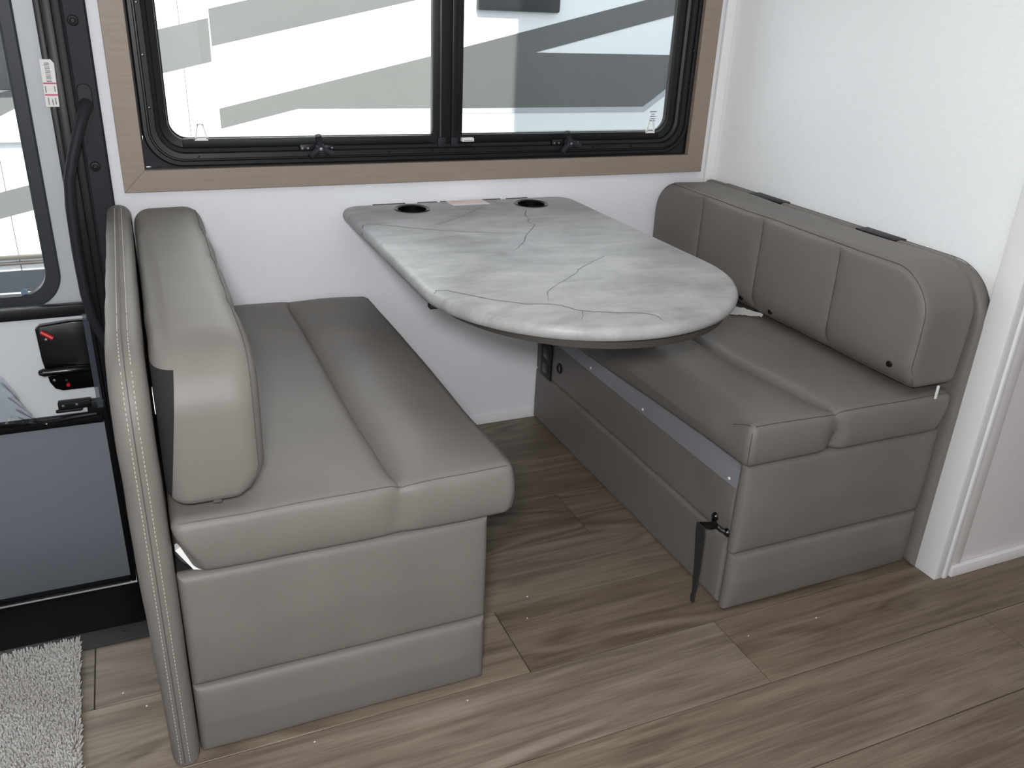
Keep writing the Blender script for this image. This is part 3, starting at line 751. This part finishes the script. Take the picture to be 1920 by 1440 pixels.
for (y0, y1, z0, z1) in ((-.098, -.066, .236, .268), (-.098, -.066, .188, .22)):
    sk = obj('socket', box((1.0825, y0, z0), (1.0837, y1, z1), .0005), M_blackg, ou)
    for dy in (-.006, .006): obj('slot', box((1.0822, (y0+y1)/2+dy-.001, z0+.012), (1.0826, (y0+y1)/2+dy+.001, z0+.022)), M_dark, sk, smooth=0)
obj('grommet', lathe([(.016, .002), (.0165, -.002), (.014, -.0035), (.010, -.003), (.0095, .004), (0, .004)], (1.0885, -.167, .236), axis=0, n=24), M_black, bR)
sp = empty('strap_latch', (1.06, -.985, .19), 'black hanging strap hooked on a black bracket at the bench side', 'strap')
obj('bracket', tube([(1.084, -.962, .204), (1.075, -.972, .203), (1.07, -.985, .2), (1.076, -1.0, .195), (1.084, -1.008, .192)], .0055, 8), M_blackg, sp)
obj('bracket_eye', lathe([(0, -.007), (.006, -.0065), (.0095, -.002), (.010, 0)], (1.0862, -.962, .205), axis=0, n=14), M_blackg, sp)
obj('bracket_eye', lathe([(0, -.007), (.006, -.0065), (.0095, -.002), (.010, 0)], (1.0862, -1.008, .192), axis=0, n=14), M_blackg, sp)
obj('hook', tube([(1.072, -.985, .2), (1.06, -.984, .2), (1.046, -.982, .203), (1.034, -.98, .204)], [.008, .009, .008, .008], 10), M_blackg, sp)
b = BM()
sec = [(.209, .013, .0), (.19, .015, .001), (.15, .013, .002), (.10, .010, .003), (.075, .0085, .002), (.05, .0065, .002), (.037, .005, .001), (.031, .0055, .0), (.020, .0065, -.001), (.012, .004, -.001)]
rg = [[(1.031+t+.0022*s2*.9, -.985-.012*(.207-z)/.195+s1*wd, z) for s1, s2 in ((-1, -1), (1, -1), (1, 1), (-1, 1))] for z, wd, t in sec]
loft_rings(rg, bm=b); bmesh.ops.holes_fill(b, edges=[e for e in b.edges if e.is_boundary])
obj('strap', b, M_dark, sp)
sR, sRo, _ = seat('seat_cushion', (1.07, YN-.001, .3725), (1.627, -.012, .472), 1.262, 41, -1, 'taupe vinyl seat cushion on the bench by the right wall')
RB2 = (.02, .02, .10, .10)
cR, cRo = backcushion('back_cushion', (1.464, -1.055, .494), (1.615, -.006, .757), RB2, -1, (-.245, -.512, -.79), 51, 'taupe vinyl back cushion with black snaps against the right wall board',
                      [(-.468, .521), (-.594, .523), (-1.0, .54)])
obj('zipper_tab', box((1.553, -1.0615, .468), (1.559, -1.058, .5), .0008), M_white, cR)
# crumpled care label sticking out under the right back cushion
b = BM(); gv = {}
for i in range(13):
    for j in range(6):
        s = i/12; q = j/5
        x = 1.415+.075*s+.016*q*(1-s*.7); y = -.495-.045*s+.045*q*(1-s)
        z = .4865+.006*abs(mnoise.noise(Vector((s*7, q*3, 2))))+.016*q*(1-.6*s)
        gv[i, j] = b.verts.new((x, y, z))
for i in range(12):
    for j in range(5): b.faces.new((gv[i, j], gv[i+1, j], gv[i+1, j+1], gv[i, j+1]))
bmesh.ops.solidify(b, geom=list(b.faces), thickness=.0006)
tag(obj('care_label', b, M_paper, origin=(1.45, -.49, .4865)), 'crumpled white care label under the right back cushion', 'label')

# ------------------------------------------------------------------ table
tb = empty('dinette_table', (.818, -.006, .69), 'grey marble-look dinette table top with rounded end fixed to the window wall', 'table')
TZ = .716; TX0, TX1, TYB = .481, 1.156, -.0065; TR = (TX1-TX0)/2; TCX = (TX0+TX1)/2; TCY = -.716
def table_outline(i):
    r = TR-i; rc = .055-i; pts = []
    for k in range(49):
        a = PI+PI*k/48; pts.append((TCX+r*math.cos(a), TCY+r*math.sin(a)))
    for k in range(9):
        a = .5*PI*k/8; pts.append((TX1-i-rc+rc*math.cos(a), TYB-i-rc+rc*math.sin(a)))
    for k in range(9):
        a = .5*PI+.5*PI*k/8; pts.append((TX0+i+rc+rc*math.cos(a), TYB-i-rc+rc*math.sin(a)))
    return pts
TH = .028
prof = [(.02, TZ-TH), (.008, TZ-TH), (.003, TZ-TH+.003), (.0003, TZ-TH+.010), (0, TZ-TH*.5), (.0015, TZ-.008), (.005, TZ-.003), (.010, TZ-.0006), (.014, TZ)]
rings = [[(x, y, z) for x, y in table_outline(i)] for i, z in prof]
b = loft_rings(rings)
CUPS = [(.660, -.083), (1.002, -.092)]; CR = .041
b.verts.ensure_lookup_table(); n = len(rings[0])
b.faces.new([v for v in b.verts][:n][::-1])
# top skin with two cut-outs for the cup holders: strip-bridge by triangulating with holes
top_ring = [v for v in b.verts][-n:]
edges = []
for k in range(n): edges.append(b.edges.get((top_ring[k], top_ring[(k+1) % n])))
for (cx, cy) in CUPS:
    vs = [b.verts.new((cx+CR*math.cos(2*PI*k/32), cy+CR*math.sin(2*PI*k/32), TZ)) for k in range(32)]
    for k in range(32): edges.append(b.edges.new((vs[k], vs[(k+1) % 32])))
bmesh.ops.triangle_fill(b, use_beauty=True, use_dissolve=False, edges=edges, normal=(0, 0, 1))
bmesh.ops.recalc_face_normals(b, faces=b.faces)
top = obj('tabletop', b, M_marble, tb, smooth=40)
VEINS = [
 [(0.479, -0.266), (0.493, -0.224), (0.518, -0.218), (0.55, -0.244), (0.621, -0.294), (0.655, -0.315), (0.719, -0.347), (0.774, -0.371), (0.838, -0.405)],
 [(0.855, -0.098), (0.787, -0.166), (0.756, -0.198), (0.705, -0.237), (0.661, -0.263), (0.617, -0.288)],
 [(0.955, -0.162), (0.925, -0.223), (0.921, -0.261), (0.905, -0.283), (0.909, -0.321), (0.881, -0.362), (0.844, -0.411), (0.813, -0.468), (0.779, -0.511), (0.74, -0.55)],
 [(0.921, -0.261), (0.976, -0.256), (1.033, -0.274), (1.085, -0.278), (1.139, -0.28)],
 [(0.488, -0.407), (0.496, -0.389), (0.533, -0.384)],
 [(0.489, -0.778), (0.5, -0.759), (0.521, -0.764), (0.54, -0.787), (0.578, -0.833), (0.609, -0.86), (0.633, -0.879), (0.674, -0.891), (0.695, -0.905), (0.711, -0.939), (0.737, -0.953), (0.774, -0.97), (0.807, -0.98), (0.829, -0.993), (0.838, -1.008), (0.835, -1.029), (0.839, -1.045)],
 [(0.943, -0.622), (0.877, -0.67), (0.835, -0.703), (0.819, -0.724), (0.776, -0.762), (0.726, -0.802), (0.704, -0.826), (0.677, -0.889)],
 [(0.718, -0.947), (0.696, -0.985), (0.684, -1.012)]]
def edge_drop(x, y):
    d = TR-math.hypot(x-TCX, y-TCY) if y < TCY else min(x-TX0, TX1-x)
    if d >= .014: return 0
    pr = sorted(prof[4:], key=lambda p: p[0])
    for (a, za), (c, zc) in zip(pr, pr[1:]):
        if a <= d <= c: return za+(zc-za)*(d-a)/(c-a)-TZ
    return TZ-TH*.5-TZ
VW = [.0022, .0016, .0019, .0015, .0019, .0026, .0016, .0015]
for vi, (path, wd) in enumerate(zip(VEINS, VW)):
    pts = []
    for (p, q) in zip(path, path[1:]):
        m = max(2, int(math.dist(p, q)/.008))
        for k in range(m):
            s = k/m; x = p[0]+(q[0]-p[0])*s; y = p[1]+(q[1]-p[1])*s
            j = .0022; pts.append((x+j*mnoise.noise(Vector((x*90, y*90, vi))), y+j*mnoise.noise(Vector((x*90, y*90, vi+9)))))
    b = BM(); prev = None
    for k, (x, y) in enumerate(pts):
        x2, y2 = pts[min(k+1, len(pts)-1)]; x1, y1 = pts[max(k-1, 0)]
        d = Vector((x2-x1, y2-y1)).normalized(); nn = Vector((-d.y, d.x)); f = wd*(.6+.6*abs(mnoise.noise(Vector((k*.35, vi, 0)))))*min(1, (len(pts)-k)/8)
        cur = [b.verts.new((x+s*nn.x*f, y+s*nn.y*f, TZ+.00025+edge_drop(x+s*nn.x*f, y+s*nn.y*f))) for s in (-1, 1)]
        if prev: b.faces.new((prev[0], cur[0], cur[1], prev[1]))
        prev = cur
    for f in b.faces:
        if f.normal.z < 0: f.normal_flip()
    obj('vein', b, M_vein, top, smooth=0)
# dark underboard, set back along the sides
def under(i):
    rx, ry = TR-.03-i, TR-.006-i; pts = []
    for k in range(49):
        a = PI+PI*k/48; pts.append((TCX+rx*math.cos(a), TCY-.002+ry*math.sin(a)))
    pts += [(TX1-.03-i, -.05), (TX0+.03+i, -.05)]
    return pts
obj('under_board', prism(under(0), 2, TZ-TH-.013, TZ-TH-.0005), M_brownedge, tb, smooth=20)
obj('hinge_catch', box((.488, -.76, TZ-TH-.009), (.515, -.742, TZ-TH-.0005), .001), M_black, tb)
for (cx, cy) in CUPS:
    obj('cup_holder', lathe([(CR-.003, -.06), (CR-.003, 0), (CR+.001, .0015), (CR+.005, .0025), (CR+.007, .001), (CR+.0065, .0002), (CR-.001, .0002), (CR-.0015, -.062), (0, -.062), (0, -.06), (CR-.003, -.06)], (cx, cy, TZ), n=40), M_blackg, tb)
for (a, c) in ((.575, .665), (.70, .756), (.766, .794), (.814, .870), (.889, .946), (.964, 1.03)):
    obj('wall_rail', box((a, -.0058, TZ-.03), (c, -.0006, TZ-.0015), .0004), M_brownedge, tb)
wl = obj('warning_label', prism([(.779, -.010), (.886, -.010), (.887, -.069), (.781, -.071)], 2, TZ+.0001, TZ+.0006), M_paper, tb, smooth=0)
obj('label_print', box((.783, -.042, TZ+.0006), (.884, -.013, TZ+.0008)), mat('pale_peach_print', (236, 214, 204), .7), wl, smooth=0)
ringb = loft_rings([[(.803+r*math.cos(2*PI*k/20), -.027+r*.62*math.sin(2*PI*k/20), TZ+.00095) for k in range(20)] for r in (.0115, .0145)])
for f in ringb.faces:
    if f.normal.z < 0: f.normal_flip()
obj('label_ring', ringb, M_orange, wl, smooth=0)
obj('label_rule', box((.783, -.046, TZ+.0006), (.884, -.0445, TZ+.0008)), M_orange, wl, smooth=0)

# ------------------------------------------------------------------ rug
rug = empty('shag_rug', (-.5, -.9, .0), 'white shaggy rug at the entry step', 'rug')
RX0, RX1, RY0, RY1 = -.80, -.222, -1.36, -.672
obj('backing', box((RX0, RY0, .0065), (RX1-.002, RY1, .0105), .001), M_paper, rug)
vv = []; ff = []
rnd = random.Random(3)
step = .0046
ix = int((RX1-RX0)/step); iy = int((RY1-RY0)/step)
for i in range(ix+1):
    for j in range(iy+1):
        x = RX0+i*step+rnd.uniform(-.0023, .0023); y = RY0+j*step+rnd.uniform(-.0023, .0023)
        if x < -.72 and y < -1.2: continue
        h = .010+rnd.uniform(0, .005); a = rnd.uniform(0, 2*PI); ln_ = rnd.uniform(.0005, .005)
        ex = .005 if (x > RX1-.01 or y > RY1-.01) else 0
        dx, dy = ln_*math.cos(a)+(ex if x > RX1-.01 else 0), ln_*math.sin(a)+(ex if y > RY1-.01 else 0)
        r0 = .0017+rnd.uniform(0, .0007); k0 = len(vv)
        for (t, rr_, hz) in ((0, r0, 0), (.45, r0*1.05, .6), (1, r0*.75, 1.0)):
            for k in range(4):
                an = a+k*PI/2; vv.append((x-(y+.67)*.035+dx*t+rr_*math.cos(an)+.5, y+dy*t+rr_*math.sin(an)+.9, .0095+h*hz))
        for L in range(2):
            for k in range(4): ff.append((k0+L*4+k, k0+L*4+(k+1) % 4, k0+L*4+4+(k+1) % 4, k0+L*4+4+k))
        ff.append((k0+8, k0+9, k0+10, k0+11))
me = bpy.data.meshes.new('pile'); me.from_pydata(vv, [], ff); me.materials.append(M_pile)
for p in me.polygons: p.use_smooth = True
po = bpy.data.objects.new('pile', me); C.objects.link(po); po.parent = rug; po['kind'] = 'stuff'

# ------------------------------------------------------------------ crumbs on the floor
CRUMBS = [(.458, -1.086, 'white crumb on the floor near the corner of the door-side bench'), (.167, -1.082, 'white crumb on the floor below the front panel of the door-side bench'),
          (1.089, -1.126, 'white crumb on the floor just in front of the right bench corner'), (1.271, -1.131, 'white crumb on the floor below the middle of the right bench end'),
          (-.105, -.888, 'white crumb on the floor against the upholstered bench board'), (-.145, -.838, 'white crumb on the grey plank between rug and bench'),
          (.694, -.84, 'white crumb on the floor deep between the two benches'), (.663, -.908, 'white crumb on the brown plank at the mouth of the gap between benches')]
for k, (x, y, lab) in enumerate(CRUMBS):
    b = BM(); bmesh.ops.create_icosphere(b, subdivisions=1, radius=.0017)
    for v in b.verts: v.co = Vector((v.co.x*rnd.uniform(.7, 1.6)+x, v.co.y*rnd.uniform(.7, 1.3)+y, v.co.z*.6+.0011))
    tag(obj('crumb', b, M_paper, origin=(x, y, 0)), lab, 'crumb', 'crumbs on the floor')

# ------------------------------------------------------------------ the trailer parked alongside, seen through the glass
NY = 1.6
tr = empty('parked_trailer', (1.0, NY, -1.2), 'white trailer with grey swoosh graphics parked outside the window', 'trailer')
obj('body', box((-7, NY, -.75), (10, NY+2.4, 2.3), .04), M_ext, tr)
def decal(name, pts, m, dy=.002): obj(name, prism(pts, 1, NY-dy, NY-.0003), m, tr, smooth=0)
decal('grey_stripe', [(-.02, 1.03), (.149, 1.072), (.341, 1.12), (.339, .958), (.145, .911), (-.02, .872)], M_gry)
decal('grey_stripe', [(.344, 1.153), (.504, 1.193), (1.30, 1.40), (1.95, 1.40), (1.21, 1.222), (.345, 1.016)], M_gry)
decal('grey_swoosh', [(.351, .776), (1.264, .995), (1.408, 1.032), (1.665, 1.096), (2.339, 1.265), (2.9, 1.41), (2.9, 1.302), (2.517, 1.206), (1.774, 1.02), (2.745, 1.024), (2.511, .866), (2.382, .778), (1.264, .774), (.67, .774), (.351, .696)], M_gry)
decal('light_grey_stripe', [(1.0, .772), (2.384, .776), (2.511, .864), (2.745, 1.022), (2.79, 1.022), (2.391, .752), (1.0, .750)], M_gry2, .0015)
decal('grey_stripe', [(-1.2, .29), (-.495, .465), (-.2, .536), (-.2, .435), (-.387, .393), (-1.2, .2)], M_gry)
decal('grey_stripe', [(-1.2, .55), (-.443, .752), (-.39, .779), (-.1, .845), (-.1, .925), (-.392, .845), (-1.2, .64)], M_gry)
tw_ = obj('trailer_window', box((1.475, NY-.03, 1.19), (1.877, NY+.01, 1.75), .012), M_drk, tr)
obj('trailer_window', box((-1.3, NY-.03, .846), (-.355, NY+.01, 1.45), .012), M_drk, tr)
obj('rub_rail', box((-6.9, NY-.02, .655), (9.9, NY+.002, .668), .003), mat('rail_grey', (176, 178, 172), .4), tr)
for (z0, z1) in ((.198, .214), (.176, .187)): obj('rub_rail', box((-6.9, NY-.018, z0), (9.9, NY+.002, z1), .003), mat('rail_dark', (70, 66, 60), .5), tr)
obj('shade_panel', box((-6.9, NY-.012, -.72), (9.9, NY+.002, .149), .004), mat('trailer_shade_grey', (74, 76, 80), .45), tr)  # shade on the lower body, put in as a dark grey panel
for x in (-.475, .229, 2.6): obj('panel_joint', box((x, NY-.0022, -.7), (x+.0035, NY-.0004, 2.25)), M_gry, tr, smooth=0)

# ------------------------------------------------------------------ lamps of the room
def lamp(x, y, where):
    t = empty('ceiling_light', (x, y, CZ), 'round white recessed ceiling light '+where, 'light', 'ceiling lights')
    obj('housing', lathe([(.075, 0), (.08, -.006), (.07, -.014), (.062, -.012), (.06, -.008)], (x, y, CZ), n=32), M_white, t)
    em = bpy.data.materials.get('lamp_glow')
    if em is None:
        em = mat('lamp_glow', (255, 250, 242), .5); bb = em.node_tree.nodes['Principled BSDF']
        bb.inputs['Emission Color'].default_value = (1, .95, .88, 1); bb.inputs['Emission Strength'].default_value = 6
    obj('diffuser', lathe([(0, -.008), (.06, -.008)], (x, y, CZ), n=32), em, t)
    ld = bpy.data.lights.new('lamp_light', 'AREA'); ld.shape = 'DISK'; ld.size = .12; ld.energy = LAMP_W; ld.color = (1, .97, .94)
    lo_ = bpy.data.objects.new('lamp_light', ld); C.objects.link(lo_); lo_.location = (0, 0, -.02); lo_.parent = t
for (x, y, wh) in ((.3, -1.35, 'in front of the door-side bench'), (1.25, -1.35, 'in front of the right bench'), (.3, -2.2, 'above the photographer'), (1.6, -2.2, 'over the open floor at right'), (-1.0, -1.6, 'over the rug')): lamp(x, y, wh)
# added fill light behind the photographer, framed like a window; daylight of a roof vent
dw = bpy.data.lights.new('rear_fill_light', 'AREA'); dw.shape = 'RECTANGLE'; dw.size = 1.9; dw.size_y = .9; dw.energy = FILL_W; dw.color = (.90, .95, 1)
do = bpy.data.objects.new('rear_fill_light', dw); C.objects.link(do); do.location = (-.5, YF+.03, 1.05); do.rotation_euler = (PI/2, 0, 0)
w2 = empty('fill_light_frame', (-.5, YF, .6), 'window-like frame on the solid rear wall around the added fill light', kind='structure')
obj('frame', ring_prism(rrect(-1.5, .5, .55, 1.55, .05, 6), rrect(-1.46, .46, .59, 1.51, .04, 6), 1, YF+.001, YF+.025), M_frame, w2)
vl = bpy.data.lights.new('vent_daylight', 'AREA'); vl.shape = 'SQUARE'; vl.size = .36; vl.energy = VENT_W; vl.color = (.9, .95, 1)
vo = bpy.data.objects.new('vent_daylight', vl); C.objects.link(vo); vo.location = (.75, -1.75, CZ-.03)
ve = empty('roof_vent', (.75, -1.75, CZ), 'square white roof vent', kind='structure')
obj('frame', ring_prism(rrect(.53, .97, -1.97, -1.53, .03, 6), rrect(.57, .93, -1.93, -1.57, .02, 6), 2, CZ-.025, CZ-.001), M_white, ve)
